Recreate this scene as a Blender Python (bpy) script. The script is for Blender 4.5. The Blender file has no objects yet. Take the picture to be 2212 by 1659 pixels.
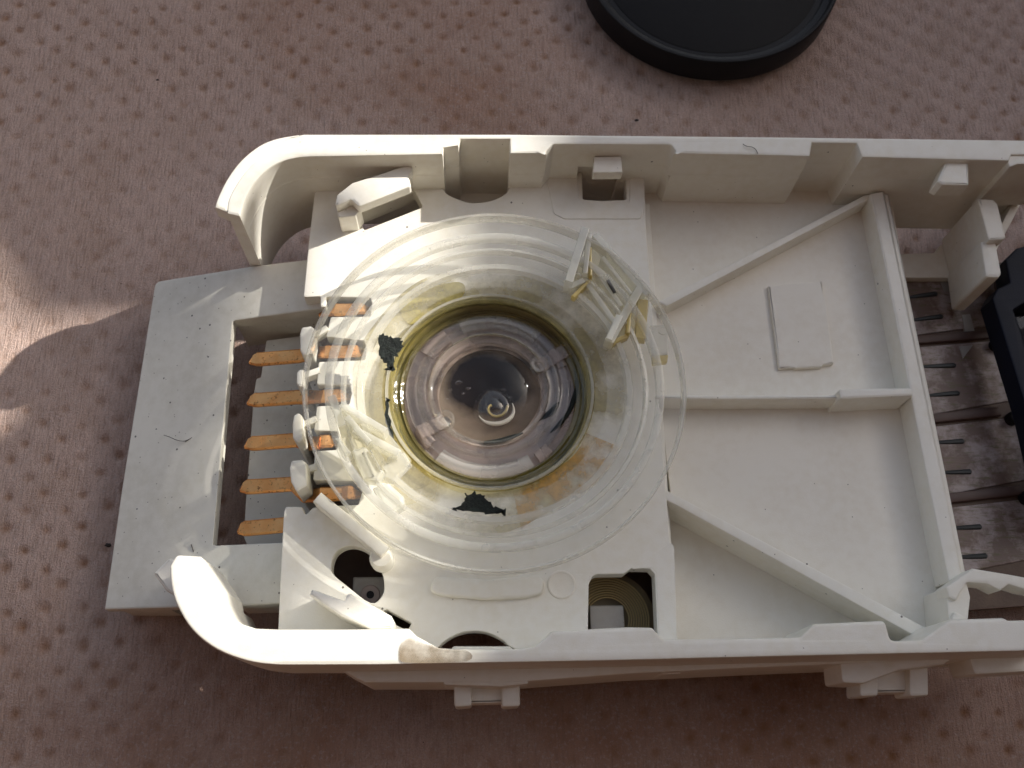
import bpy, bmesh, math, random
import numpy as np
from mathutils import Vector, Matrix, noise

random.seed(7)
rng = np.random.default_rng(7)
C = bpy.context.scene.collection
SC = bpy.context.scene
SC.unit_settings.system = 'METRIC'
SC.unit_settings.scale_length = 0.01            # 1 unit = 1 cm
R = math.radians

# ------------------------------------------------------------------ camera
RIM, PL, RF = 2.2, 1.45, 1.12                   # heights: wall tops, floor plate, recessed floor (paper = 0)
CAM = Vector((0.0, -4.0, RIM + 10.0))
ROT = Matrix.Rotation(R(21), 3, 'X') @ Matrix.Rotation(R(-2), 3, 'Y')
FPX = 2150.0                                    # focal length, 2212 px wide picture
cd = bpy.data.cameras.new('camera')
cam = bpy.data.objects.new('camera', cd)
C.objects.link(cam)
cam.matrix_world = Matrix.Translation(CAM) @ ROT.to_4x4()
cd.sensor_width = 36.0
cd.lens = 36.0 * FPX / 2212.0
cd.clip_start, cd.clip_end = 0.1, 2000.0
cd.dof.use_dof = True
cd.dof.focus_distance = 11.1
cd.dof.aperture_fstop = 0.62
SC.camera = cam

# ------------------------------------------------------------------ light
SUN = Vector((1.0, 0.47, 0.677)).normalized()   # towards the sun
ELEV = math.asin(SUN.z)
w = bpy.data.worlds.new('World')
SC.world = w
w.use_nodes = True
nt = w.node_tree
bg = nt.nodes['Background']
sky = nt.nodes.new('ShaderNodeTexSky')
sky.sky_type = 'NISHITA'
sky.sun_disc = False
sky.sun_elevation = ELEV
sky.sun_rotation = math.atan2(SUN.x, SUN.y)
sky.dust_density = 3.0
hs = nt.nodes.new('ShaderNodeHueSaturation')
hs.inputs['Saturation'].default_value = 0.62
nt.links.new(sky.outputs[0], hs.inputs['Color'])
nt.links.new(hs.outputs[0], bg.inputs[0])
bg.inputs[1].default_value = 0.125
sd = bpy.data.lights.new('sun', 'SUN')
sd.energy = 5.0
sd.angle = R(0.55)
sd.color = (1.0, 0.95, 0.87)
sun = bpy.data.objects.new('sun', sd)
C.objects.link(sun)
sun.rotation_euler = SUN.to_track_quat('Z', 'Y').to_euler()
SC.view_settings.view_transform = 'Standard'
SC.view_settings.look = 'None'
SC.view_settings.exposure = 0.52
SC.cycles.max_bounces = 14
SC.cycles.transparent_max_bounces = 24
SC.cycles.caustics_refractive = True
SC.cycles.blur_glossy = 0.6
SC.cycles.caustics_reflective = False
SC.cycles.sample_clamp_indirect = 4.0


# ------------------------------------------------------------------ helpers
def P(u, v, z):
    """the point of the horizontal plane at height z that the camera sees at (u, v)"""
    d = ROT @ Vector(((u - 1106) / FPX, -(v - 829.5) / FPX, -1.0))
    k = (z - CAM.z) / d.z
    p = CAM + k * d
    return (p.x, p.y)


def PP(pts, z):
    return [P(u, v, z) for u, v in pts]


def fillet(pts, r, n=5):
    """round the corners of a closed polygon; r a number or one per corner"""
    out = []
    N = len(pts)
    for i in range(N):
        rr = r if not hasattr(r, '__len__') else r[i]
        p0, p1, p2 = (Vector(pts[i - 1]), Vector(pts[i]), Vector(pts[(i + 1) % N]))
        a, b = (p0 - p1), (p2 - p1)
        if rr <= 0 or a.length < 1e-6 or b.length < 1e-6:
            out.append(tuple(p1)); continue
        ang = a.angle(b)
        if ang > R(172):
            out.append(tuple(p1)); continue
        t = min(rr / math.tan(ang / 2), a.length * .48, b.length * .48)
        s, e = p1 + a.normalized() * t, p1 + b.normalized() * t
        for k in range(n + 1):
            f = k / n
            out.append(tuple((1 - f) ** 2 * s + 2 * f * (1 - f) * p1 + f * f * e))
    return out


def circle(c, r, n=32, a0=0., a1=2 * math.pi):
    full = abs(a1 - a0 - 2 * math.pi) < 1e-6
    m = n if full else n - 1
    return [(c[0] + r * math.cos(a0 + (a1 - a0) * k / m), c[1] + r * math.sin(a0 + (a1 - a0) * k / m)) for k in range(n)]


def smooth_path(pts, n=4, closed=False):
    """Catmull-Rom through the points"""
    P_ = [np.array(p, float) for p in pts]
    N = len(P_)
    out = []
    for i in range(N if closed else N - 1):
        g = lambda k: P_[k % N] if closed else P_[min(max(k, 0), N - 1)]
        a, b, c, d = g(i - 1), g(i), g(i + 1), g(i + 2)
        for k in range(n):
            t = k / n
            out.append(tuple(.5 * (2 * b + (c - a) * t + (2 * a - 5 * b + 4 * c - d) * t * t + (3 * b - a - 3 * c + d) * t ** 3)))
    if not closed:
        out.append(tuple(P_[-1]))
    return out


def slab(loops, z0, z1, bev=.02, shear=None, res=1):
    """a plate with rounded edges: first loop the outline, the others holes; returns a mesh"""
    bev = min(bev, (z1 - z0) * .45)
    cu = bpy.data.curves.new('tmp', 'CURVE')
    cu.dimensions = '2D'; cu.fill_mode = 'BOTH'
    cu.extrude = (z1 - z0) / 2 - bev
    cu.bevel_depth = bev; cu.bevel_resolution = res; cu.offset = -bev
    for lp in loops:
        q = [lp[0]]
        for p in lp[1:]:
            if math.dist(p, q[-1]) > 1e-3:
                q.append(p)
        if math.dist(q[0], q[-1]) < 1e-3:
            q.pop()
        s = cu.splines.new('POLY')
        s.points.add(len(q) - 1)
        for a, p in zip(s.points, q):
            a.co = (p[0], p[1], 0, 1)
        s.use_cyclic_u = True
    ob = bpy.data.objects.new('tmp', cu)
    C.objects.link(ob)
    me = bpy.data.meshes.new_from_object(ob.evaluated_get(bpy.context.evaluated_depsgraph_get()))
    bpy.data.objects.remove(ob); bpy.data.curves.remove(cu)
    bm = bmesh.new(); bm.from_mesh(me); bpy.data.meshes.remove(me)
    bmesh.ops.remove_doubles(bm, verts=bm.verts, dist=1e-4)
    for v in bm.verts:
        v.co.z += (z0 + z1) / 2
        if shear:
            v.co.z += shear(v.co.x, v.co.y)
    bmesh.ops.recalc_face_normals(bm, faces=bm.faces)
    return bm


def bar(p, q, wd, z0, z1, bev=.012, zq=0.0):
    """a straight bar from p to q (xy), wd wide, from z0 to z1; rises by zq towards q"""
    p, q = Vector(p), Vector(q)
    d = (q - p); L = d.length; d.normalize(); n = Vector((-d.y, d.x)) * wd / 2
    lp = [tuple(p - n), tuple(q - n), tuple(q + n), tuple(p + n)]
    return slab([lp], z0, z1, bev, (lambda x, y: zq * ((Vector((x, y)) - p).dot(d)) / L) if zq else None)


def ribbon(pts, wds, th):
    """a metal strip along 3D points, wds wide (per point), th thick"""
    bm = bmesh.new(); rings = []
    for i, p in enumerate(pts):
        a, b = Vector(pts[max(i - 1, 0)]), Vector(pts[min(i + 1, len(pts) - 1)])
        d = (b - a).normalized()
        s = Vector((-d.y, d.x, 0)).normalized(); up = d.cross(s)
        if up.z < 0: up = -up
        p = Vector(p); h = wds[i] / 2; e = min(.02, h * .4)
        prof = [(-h, -th), (h, -th), (h, -e), (h - e, 0), (-h + e, 0), (-h, -e)]
        rings.append([bm.verts.new(p + s * x + up * y) for x, y in prof])
    for a, b in zip(rings, rings[1:]):
        for k in range(6):
            bm.faces.new((a[k], a[(k + 1) % 6], b[(k + 1) % 6], b[k]))
    bm.faces.new(rings[0]); bm.faces.new(rings[-1][::-1])
    bmesh.ops.recalc_face_normals(bm, faces=bm.faces)
    return bm


def lathe(c, prof, n=96, closed=True, a0=0., a1=2 * math.pi, wob=0.0):
    """turn (r, z) points about the upright line through c"""
    bm = bmesh.new(); full = abs(a1 - a0 - 2 * math.pi) < 1e-6
    m = n if full else n + 1
    rings = []
    for k in range(m):
        a = a0 + (a1 - a0) * k / n
        f = 1 + wob * math.sin(3 * a + 1) + wob * .6 * math.sin(7 * a)
        rings.append([bm.verts.new((c[0] + r * f * math.cos(a), c[1] + r * f * math.sin(a), z)) for r, z in prof])
    K = len(prof)
    for k in range(n):
        A, B = rings[k], rings[(k + 1) % m]
        for j in range(K if closed else K - 1):
            j2 = (j + 1) % K
            bm.faces.new((A[j], B[j], B[j2], A[j2]))
    if closed and not full:
        bm.faces.new(rings[0]); bm.faces.new(rings[-1][::-1])
    bmesh.ops.remove_doubles(bm, verts=bm.verts, dist=1e-5)
    bmesh.ops.recalc_face_normals(bm, faces=bm.faces)
    return bm


def tube(pts, r, n=6):
    bm = bmesh.new(); rings = []
    for i, p in enumerate(pts):
        d = (Vector(pts[min(i + 1, len(pts) - 1)]) - Vector(pts[max(i - 1, 0)])).normalized()
        s = d.cross(Vector((0.12, .05, 1))).normalized(); t = d.cross(s)
        rr = r[i] if hasattr(r, '__len__') else r
        rings.append([bm.verts.new(Vector(p) + (s * math.cos(6.2832 * k / n) + t * math.sin(6.2832 * k / n)) * rr) for k in range(n)])
    for a, b in zip(rings, rings[1:]):
        for k in range(n):
            bm.faces.new((a[k], a[(k + 1) % n], b[(k + 1) % n], b[k]))
    bm.faces.new(rings[0]); bm.faces.new(rings[-1][::-1])
    bmesh.ops.recalc_face_normals(bm, faces=bm.faces)
    return bm


def obj(name, bms, mat, parent=None, sharp=40, wn=True):
    """link one mesh object made of one or more bmeshes"""
    if not isinstance(bms, (list, tuple)):
        bms = [bms]
    me = bpy.data.meshes.new(name)
    out = bmesh.new()
    for b in bms:
        t = bpy.data.meshes.new('t'); b.to_mesh(t); b.free()
        out.from_mesh(t); bpy.data.meshes.remove(t)
    out.to_mesh(me); out.free()
    for p in me.polygons:
        p.use_smooth = True
    me.set_sharp_from_angle(angle=R(sharp))
    me.materials.append(mat)
    o = bpy.data.objects.new(name, me)
    C.objects.link(o)
    if parent:
        o.parent = parent
    if wn:
        m = o.modifiers.new('wn', 'WEIGHTED_NORMAL'); m.keep_sharp = True
    return o


def thing(name, label, cat, loc=(0, 0, 0), group=None):
    o = bpy.data.objects.new(name, None)
    C.objects.link(o)
    o.empty_display_size = .3
    o['label'] = label; o['category'] = cat
    if group: o['group'] = group
    return o


def tag(o, label, cat, group=None):
    o['label'] = label; o['category'] = cat
    if group: o['group'] = group
    return o


# ------------------------------------------------------------------ materials
class Mat:
    def __init__(s, name):
        s.m = bpy.data.materials.new(name); s.m.use_nodes = True
        s.t = s.m.node_tree; s.N = s.t.nodes; s.b = s.N['Principled BSDF']
        s.out = s.N['Material Output']
        s.co = s.N.new('ShaderNodeTexCoord').outputs['Object']

    def n(s, typ, **k):
        x = s.N.new(typ)
        for a, v in k.items():
            setattr(x, a, v)
        return x

    def link(s, a, b): s.t.links.new(a, b)

    def noise(s, scale, detail=4, rough=.55, co=None):
        x = s.n('ShaderNodeTexNoise'); x.inputs['Scale'].default_value = scale
        x.inputs['Detail'].default_value = detail; x.inputs['Roughness'].default_value = rough
        s.link(co or s.co, x.inputs['Vector']); return x.outputs['Fac']

    def ramp(s, f, stops):
        x = s.n('ShaderNodeValToRGB'); e = x.color_ramp.elements
        while len(e) < len(stops): e.new(.5)
        for q, (p, c) in zip(e, stops):
            q.position = p; q.color = (*c, 1) if hasattr(c, '__len__') else (c, c, c, 1)
        s.link(f, x.inputs[0]); return x.outputs[0]

    def mix(s, f, a, b, mode='MIX'):
        x = s.n('ShaderNodeMix', data_type='RGBA', blend_type=mode)
        for sock, v in ((x.inputs[0], f), (x.inputs[6], a), (x.inputs[7], b)):
            if hasattr(v, 'is_output'): s.link(v, sock)
            elif hasattr(v, '__len__'): sock.default_value = (*v, 1)
            else: sock.default_value = v
        return x.outputs[2]

    def math(s, op, a, b=0.0, c=0.0):
        x = s.n('ShaderNodeMath', operation=op)
        for sock, v in zip(x.inputs, (a, b, c)):
            if hasattr(v, 'is_output'): s.link(v, sock)
            else: sock.default_value = v
        return x.outputs[0]

    def set(s, **k):
        names = dict(col='Base Color', rough='Roughness', metal='Metallic', spec='Specular IOR Level', trans='Transmission Weight',
                     ior='IOR', sss='Subsurface Weight', coat='Coat Weight')
        for a, v in k.items():
            sock = s.b.inputs[names[a]]
            if hasattr(v, 'is_output'): s.link(v, sock)
            elif hasattr(v, '__len__'): sock.default_value = (*v, 1)
            else: sock.default_value = v

    def bump(s, h, dist=.01, strength=1.0):
        x = s.n('ShaderNodeBump'); x.inputs['Distance'].default_value = dist; x.inputs['Strength'].default_value = strength
        s.link(h, x.inputs['Height']); s.link(x.outputs[0], s.b.inputs['Normal'])

    def specks(s, scale, lo, hi):
        """small scattered dots: 1 where a dot is"""
        v = s.n('ShaderNodeTexVoronoi'); v.inputs['Scale'].default_value = scale
        s.link(s.co, v.inputs['Vector'])
        keep = s.math('GREATER_THAN', s.n_sep(v.outputs['Color']), hi)
        return s.math('MULTIPLY', s.math('LESS_THAN', v.outputs['Distance'], lo), keep)

    def n_sep(s, c):
        x = s.n('ShaderNodeSeparateColor'); s.link(c, x.inputs[0]); return x.outputs[0]


def plastic(name, col, dirt, amount, dots=0.0, rough=.42):
    m = Mat(name)
    n1 = m.noise(1.1, 5); n2 = m.noise(9, 4)
    f = m.math('MULTIPLY', m.math('MULTIPLY', n1, n2), 2.2)
    f = m.ramp(f, [(.42, 0.), (.85, amount)])
    c = m.mix(f, col, dirt)
    if dots:
        c = m.mix(m.math('MULTIPLY', m.specks(7, .09, 1 - dots), .85), c, (.05, .04, .035))
        c = m.mix(m.math('MULTIPLY', m.specks(23, .16, 1 - dots * .35), .7), c, (.12, .08, .05))
    m.set(col=c, rough=m.ramp(n2, [(.3, rough - .08), (.7, rough + .1)]), spec=.45)
    m.bump(m.noise(70, 3), .0015)
    return m


WHITE = plastic('white_plastic', (.87, .845, .765), (.78, .73, .60), .45, .04)
CREAM = plastic('cream_plastic', (.86, .825, .735), (.76, .70, .58), .4, .03)
GREYW = plastic('dirty_white_plastic', (.76, .735, .65), (.60, .57, .47), .45, .28, .5)
DGREY = plastic('grey_plastic', (.36, .34, .31), (.28, .25, .22), .7, .05)

m = Mat('copper'); n1 = m.noise(6, 6); n2 = m.noise(22, 5, .7)
c = m.mix(m.ramp(n1, [(.35, 0.), (.7, 1.)]), (.82, .37, .12), (.90, .50, .20))
c = m.mix(m.ramp(n2, [(.56, 0.), (.68, .8)]), c, (.16, .07, .035))
m.set(col=c, metal=1.0, rough=m.ramp(n2, [(.3, .28), (.7, .55)])); m.bump(n2, .004)
COPPER = m

m = Mat('black_plastic'); n1 = m.noise(25, 5)
m.set(col=(.008, .007, .008), rough=m.ramp(n1, [(.3, .34), (.7, .5)]), spec=.2); m.bump(m.noise(60, 3), .001)
BLACK = m
m = Mat('matt_black_plastic'); n1 = m.noise(14, 5)
m.set(col=m.mix(n1, (.006, .0055, .006), (.010, .009, .0095)), rough=.6, spec=.2); m.bump(m.noise(90, 3), .002)
MATTB = m
m = Mat('blue_black_plastic'); n1 = m.noise(3, 5)
m.set(col=m.mix(n1, (.005, .006, .010), (.008, .012, .030)), rough=.5, spec=.22); m.bump(m.noise(40, 3), .002)
BLUEB = m


def clear(name, tint, milk, gloss=.12, rough=.06, base=(.88, .87, .82), vary=.35, bump=.0015):
    """thin clear plastic: mostly see-through, some milkiness, a fresnel sheen"""
    m = Mat(name); m.N.remove(m.b)
    tr = m.n('ShaderNodeBsdfTransparent'); tr.inputs[0].default_value = (*tint, 1)
    df = m.n('ShaderNodeBsdfTranslucent'); dd = m.n('ShaderNodeBsdfDiffuse')
    df.inputs[0].default_value = (*base, 1); dd.inputs[0].default_value = (*base, 1)
    md = m.n('ShaderNodeMixShader'); md.inputs[0].default_value = .25
    m.link(dd.outputs[0], md.inputs[1]); m.link(df.outputs[0], md.inputs[2])
    f = m.ramp(m.noise(1.6, 4), [(.3, milk * (1 - vary)), (.7, min(milk * (1 + vary), 1.))])
    m1 = m.n('ShaderNodeMixShader'); m.link(f, m1.inputs[0])
    m.link(tr.outputs[0], m1.inputs[1]); m.link(md.outputs[0], m1.inputs[2])
    gl = m.n('ShaderNodeBsdfGlossy'); gl.inputs['Roughness'].default_value = rough
    lw = m.n('ShaderNodeLayerWeight'); lw.inputs[0].default_value = .5
    back = m.n('ShaderNodeNewGeometry').outputs['Backfacing']
    bp = m.n('ShaderNodeBump'); bp.inputs['Distance'].default_value = bump
    m.link(m.noise(9, 3), bp.inputs['Height'])
    m.link(bp.outputs[0], gl.inputs['Normal'])
    k = m.math('MULTIPLY_ADD', m.math('POWER', lw.outputs['Facing'], 3.5), .5, .03 + gloss * .12)
    k = m.math('MULTIPLY', k, m.math('SUBTRACT', 1.0, back))
    m2 = m.n('ShaderNodeMixShader'); m.link(k, m2.inputs[0])
    m.link(m1.outputs[0], m2.inputs[1]); m.link(gl.outputs[0], m2.inputs[2])
    m.link(m2.outputs[0], m.out.inputs[0])
    return m


CLEAR = clear('clear_plastic', (1, 1, .992), .07, .03)
EDGE = clear('clear_plastic_edge', (.995, .99, .965), .30, .10)
FROST = clear('frosted_plastic', (.995, .993, .975), .28, .08)
AMBER = clear('yellowed_plastic', (.99, .975, .89), .30, .14, .08, (.90, .86, .70))
PINKC = clear('clear_pinkish_plastic', (.93, .89, .87), .34, .12, .12, (.66, .56, .50))
OLIVE = clear('olive_glue', (.80, .76, .55), .20, .25, .10, (.36, .33, .14), .8, .01)
m = Mat('glass'); m.set(col=(.99, .99, .985), rough=.015, trans=1.0, ior=1.46); GLASS = m

# ------------------------------------------------------------------ setting
m = Mat('paper_towel')
pit = m.n('ShaderNodeAttribute', attribute_name='pit').outputs['Fac']
fine = m.noise(55, 3, .7)
mp = m.n('ShaderNodeMapping'); mp.inputs['Scale'].default_value = (1, .12, 1); mp.inputs['Rotation'].default_value = (0, 0, R(-7))
m.link(m.co, mp.inputs[0])
crepe = m.noise(30, 5, .65, mp.outputs[0])
big = m.noise(.35, 4)
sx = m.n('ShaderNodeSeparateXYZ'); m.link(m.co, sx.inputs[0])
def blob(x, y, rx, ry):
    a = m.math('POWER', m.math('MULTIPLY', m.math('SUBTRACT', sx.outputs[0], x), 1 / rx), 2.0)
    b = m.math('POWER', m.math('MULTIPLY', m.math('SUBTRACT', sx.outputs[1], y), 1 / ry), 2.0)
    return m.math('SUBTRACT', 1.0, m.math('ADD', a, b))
# lower zone: shade and warm bounce painted brown; top centre: paper pressed flat
shade_pressed = m.math('MAXIMUM', blob(.5, -5.6, 9.0, 4.6), m.math('SUBTRACT', blob(-.4, 5.9, 4.2, 3.8), .45))
shade_pressed = m.ramp(m.math('ADD', m.math('MULTIPLY', shade_pressed, .55), m.math('MULTIPLY', m.math('SUBTRACT', big, .5), 1.6)), [(.0, 0.), (.62, 1.)])
c = m.mix(shade_pressed, (.73, .55, .475), (.44, .225, .135))
c = m.mix(m.ramp(m.noise(1.6, 5), [(.45, 0.), (.75, .45)]), c, (.50, .345, .26))
c = m.mix(m.ramp(fine, [(.36, .5), (.60, 0.)]), c, (.38, .25, .20))
c = m.mix(m.ramp(crepe, [(.36, .42), (.52, 0.)]), c, (.36, .235, .18))
c = m.mix(m.ramp(m.noise(24, 4, .7), [(.52, 0.), (.72, .4)]), c, (.74, .68, .68))
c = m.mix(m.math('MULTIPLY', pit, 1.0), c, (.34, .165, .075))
c = m.mix(m.math('MULTIPLY', m.specks(5, .045, .82), .75), c, (.06, .04, .035))
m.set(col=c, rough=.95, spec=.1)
m.bump(m.math('ADD', m.math('MULTIPLY', crepe, 1.0), m.math('MULTIPLY', fine, .7)), .05, 1.0)
PAPER = m


def paper():
    nx, ny = 700, 610
    xs = np.linspace(-9.5, 9.5, nx); ys = np.linspace(-7.0, 9.5, ny)
    X, Y = np.meshgrid(xs, ys)
    a = R(-6)
    wx = .05 * np.sin(Y * 1.1 + .4) + .04 * np.sin(X * .9 + Y * .5)
    wy = .05 * np.sin(X * 1.3) + .03 * np.sin(Y * 1.7 + 1)
    U = ((X + wx) * math.cos(a) - (Y + wy) * math.sin(a)) / .47
    V = ((X + wx) * math.sin(a) + (Y + wy) * math.cos(a)) / .47
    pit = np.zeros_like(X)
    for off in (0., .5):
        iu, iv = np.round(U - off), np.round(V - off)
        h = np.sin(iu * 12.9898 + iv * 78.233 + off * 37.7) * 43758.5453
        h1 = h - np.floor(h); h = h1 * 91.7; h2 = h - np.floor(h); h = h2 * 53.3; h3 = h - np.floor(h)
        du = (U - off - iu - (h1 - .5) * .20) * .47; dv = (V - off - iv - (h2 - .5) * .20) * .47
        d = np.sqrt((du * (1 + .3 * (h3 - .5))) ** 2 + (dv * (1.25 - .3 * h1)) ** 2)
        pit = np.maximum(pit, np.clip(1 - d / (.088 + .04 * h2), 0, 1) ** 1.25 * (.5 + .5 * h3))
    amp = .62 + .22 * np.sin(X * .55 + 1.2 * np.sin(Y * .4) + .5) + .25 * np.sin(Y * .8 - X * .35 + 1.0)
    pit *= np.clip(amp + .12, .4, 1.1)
    wave = .045 * np.sin(X * .7 + 1.3 * np.sin(Y * .5)) + .03 * np.sin(Y * 1.3 + X * .4) + .02 * np.sin(X * 2.1 - Y * 1.1)
    lift = .06 * np.exp(-((X + 5.5) ** 2 + (Y - 1.0) ** 2) / 2.0)
    # between the pits the paper is softly quilted
    quilt = (.004 + .010 / (1 + np.exp(-(X - 2.0) * 1.2)) / (1 + np.exp(-(Y - 3.0)))) * (np.cos(2 * np.pi * U) * np.cos(2 * np.pi * V))
    Z = wave - .10 + lift - .05 * pit - quilt
    co = np.stack([X, Y, Z], -1).reshape(-1, 3)
    i = np.arange(nx * ny).reshape(ny, nx)
    f = np.stack([i[:-1, :-1], i[:-1, 1:], i[1:, 1:], i[1:, :-1]], -1).reshape(-1, 4)
    me = bpy.data.meshes.new('paper_towel')
    me.vertices.add(len(co)); me.vertices.foreach_set('co', co.astype(np.float32).ravel())
    me.loops.add(f.size); me.loops.foreach_set('vertex_index', f.astype(np.int32).ravel())
    me.polygons.add(len(f)); me.polygons.foreach_set('loop_start', np.arange(0, f.size, 4, dtype=np.int32))
    me.polygons.foreach_set('use_smooth', np.ones(len(f), dtype=bool))
    me.update()
    at = me.attributes.new('pit', 'FLOAT', 'POINT'); at.data.foreach_set('value', pit.astype(np.float32).ravel())
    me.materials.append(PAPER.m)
    o = bpy.data.objects.new('paper_towel', me); C.objects.link(o)
    o['kind'] = 'structure'; o['label'] = 'pinkish brown embossed paper towel spread under everything'
    return o


def structure(name, bms, mat):
    o = obj(name, bms, mat.m, wn=False); o['kind'] = 'structure'; return o


m = Mat('table_wood'); m.set(col=m.mix(m.noise(.2, 6), (.16, .08, .045), (.22, .12, .07)), rough=.5); WOOD = m
m = Mat('blocker_brown'); m.set(col=m.mix(m.noise(.05, 6), (.08, .047, .03), (.10, .06, .04)), rough=.9); BLOCKER = m
structure('table_top', slab([[(-60, -21), (60, -21), (60, 45), (-60, 45)]], -3.4, -.4, .3), WOOD)
structure('sky_blocker', slab([[(-160, -30), (160, -30), (160, -22), (-160, -22)]], -75, 190, .3), BLOCKER)  # added wall out of view: blocks sky and bounces warm light


def sun_blocker():
    """added boards out of view, their outlines shaped to cut the sunlight"""
    T = 60.0
    e1 = Vector((-SUN.y, SUN.x, 0)).normalized(); e2 = SUN.cross(e1)
    def to2(x, y):
        v = Vector((x, y, RIM)); return Vector((v.dot(e1), v.dot(e2)))
    b1, b2 = to2(.85, 3.05), to2(-.25, -2.95)
    a1, am, a2 = to2(.85, 3.36), to2(-2.75, 3.2), to2(-3.4, 4.0)
    db, da = (b2 - b1).normalized(), (a2 - am).normalized()
    k = b1 + (a1 - b1) * .5
    far_b, far_a = k + db * 45, am + da * 45
    s = e1.cross(e2).dot(SUN)
    out = -(db + da).normalized()
    sun_notch = [to2(.72, 1.25), to2(1.45, 1.05), to2(1.6, -.35), to2(.2, -.75)]  # notch cut so that sun reaches the lens
    pl = [k] + sun_notch + [far_b, far_b + out * 50, k + out * 75, far_a + out * 50, far_a, am]
    bm = slab([[tuple(p) for p in pl]], -1.0, 1.0, .1)
    m = Matrix((e1, e2, e1.cross(e2))).transposed().to_4x4()
    m.translation = SUN * T
    bm.transform(m)
    structure('sun_blocker', bm, BLOCKER)  # added board out of view, shapes the sun patch
    small_blocker = [to2(*p) for p in ((-3.6, -1.75), (-2.4, -1.8), (-2.1, -2.4), (-.6, -2.4), (-.6, -1.35), (-1.2, -1.0), (-1.2, .6), (-1.0, .9), (-1.0, 2.6), (-2.2, 2.65), (-2.6, 2.35), (-2.7, 1.5), (-3.6, 1.5))]
    small_blocker = [p * 1.0 for p in small_blocker]
    bm = slab([fillet([tuple(p) for p in small_blocker], .3)], -.5, .5, .1)
    m.translation = SUN * 38.0
    bm.transform(m)
    structure('sun_blocker_small', bm, BLOCKER)  # second added board, keeps sun off the end frame and paper


sun_blocker()

# ------------------------------------------------------------------ white housing
H = thing('plastic_housing', 'opened white plastic device housing with curved hooked ends lying on the paper', 'housing', (*P(1250, 860, 0), 0))


def part(name, bms, mat, parent=H, label=None, **k):
    o = obj(name, bms, mat.m, None, **k)
    o.parent = parent
    root = parent
    while root.parent: root = root.parent
    o.matrix_parent_inverse = Matrix.Translation(-root.location)
    if parent is not root: o.matrix_parent_inverse = Matrix.Identity(4)
    if label: o['label'] = label
    return o


DZ = .20
DC = P(1070, 828, 1.80 + DZ)                          # centre of the clear disc
WC = P(1058, 850, 1.45)                          # centre of the well below it

# floor plate -----------------------------------------------------------------
def px(*a): return list(a)

notch = smooth_path(PP([(1101, 399), (1092, 418), (1060, 433), (1020, 438), (985, 428), (962, 415), (957, 401)], PL), 4)
plate_out = PP([(690, 372), (679, 420), (666, 530), (655, 642), (692, 640), (692, 663), (704, 663), (704, 641),
                (800, 643), (803, 655), (800, 683), (714, 684), (704, 727), (786, 736), (791, 752), (788, 777), (688, 781),
                (684, 831), (756, 832), (759, 850), (754, 873), (684, 877), (678, 930), (728, 932), (732, 950), (727, 971), (680, 974),
                (676, 1037), (776, 1040), (782, 1062), (774, 1090), (700, 1093), (676, 1096), (660, 1113), (652, 1094), (617, 1094),
                (613, 1105), (606, 1230), (600, 1372), (1000, 1425), (1458, 1425), (1450, 1188), (1448, 1167), (1420, 820), (1395, 481), (1392, 372), (1352, 372), (1353, 431), (1300, 433), (1259, 430), (1257, 372), (1102, 372)], PL) + notch + PP([(957, 372)], PL)
h_clip = fillet(PP([(770, 452), (895, 412), (913, 447), (786, 497)], PL), .03)
h_oval = fillet(smooth_path(PP([(716, 1222), (724, 1196), (745, 1181), (770, 1180), (797, 1194), (820, 1228), (829, 1255), (826, 1285), (800, 1302), (745, 1262), (720, 1240)], PL), 4, True), 0)
h_slot = fillet(PP([(835, 1316), (845, 1322), (889, 1346), (880, 1362), (815, 1330)], PL), .02)
h_half = smooth_path(PP([(945, 1400), (962, 1384), (990, 1369), (1022, 1363), (1055, 1367), (1085, 1382), (1098, 1394), (1112, 1402)], PL), 4) + PP([(1085, 1420), (970, 1420)], PL)
h_rect2 = fillet(PP([(1270, 1375), (1272, 1262), (1282, 1241), (1348, 1240), (1364, 1228), (1404, 1229), (1414, 1240), (1420, 1375)], PL), [.0, .05, .12, .03, .03, .03, .03, 0])
well = circle(WC, 1.12, 64)
part('floor_plate', slab([fillet(plate_out, .025, 3), h_clip, h_oval, h_slot, h_half, h_rect2, well], PL - .22, PL, .018), WHITE)
# side of the plate where it drops to the recessed floor
part('step_wall', bar(P(1393, 440, PL - .2), P(1452, 1385, PL - .2), .12, .55, PL - .205, .01), WHITE)

# recessed floor on the right, with its lower corner by the lower rib
part('recess_floor', slab([PP([(1380, 390), (1925, 380), (1925, 420), (2062, 1260), (2080, 1300), (2010, 1372), (1450, 1078), (1420, 820)], RF)], RF - .1, RF, .01), CREAM)
part('lower_corner_floor', slab([PP([(1425, 1070), (1470, 1060), (2080, 1350), (2060, 1440), (1430, 1450)], .84)], .74, .84, .01), CREAM)
part('raised_panel', slab([fillet(PP([(1657, 622), (1772, 611), (1777, 640), (1781, 655), (1798, 789), (1774, 793), (1772, 797), (1716, 800), (1713, 798), (1680, 800)], RF), .01)], RF - .01, RF + .06, .02), CREAM)

# walls -----------------------------------------------------------------------
def offset(pts, d):
    """push a closed outline outwards by d"""
    n = len(pts); area = sum(pts[i][0] * pts[(i + 1) % n][1] - pts[(i + 1) % n][0] * pts[i][1] for i in range(n))
    out = []
    for i in range(n):
        a, b, c = Vector(pts[i - 1]), Vector(pts[i]), Vector(pts[(i + 1) % n])
        t = ((b - a).normalized() + (c - b).normalized()).normalized()
        nn = Vector((t.y, -t.x)) * (1 if area > 0 else -1)
        out.append(tuple(b + nn * d))
    return out


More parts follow.
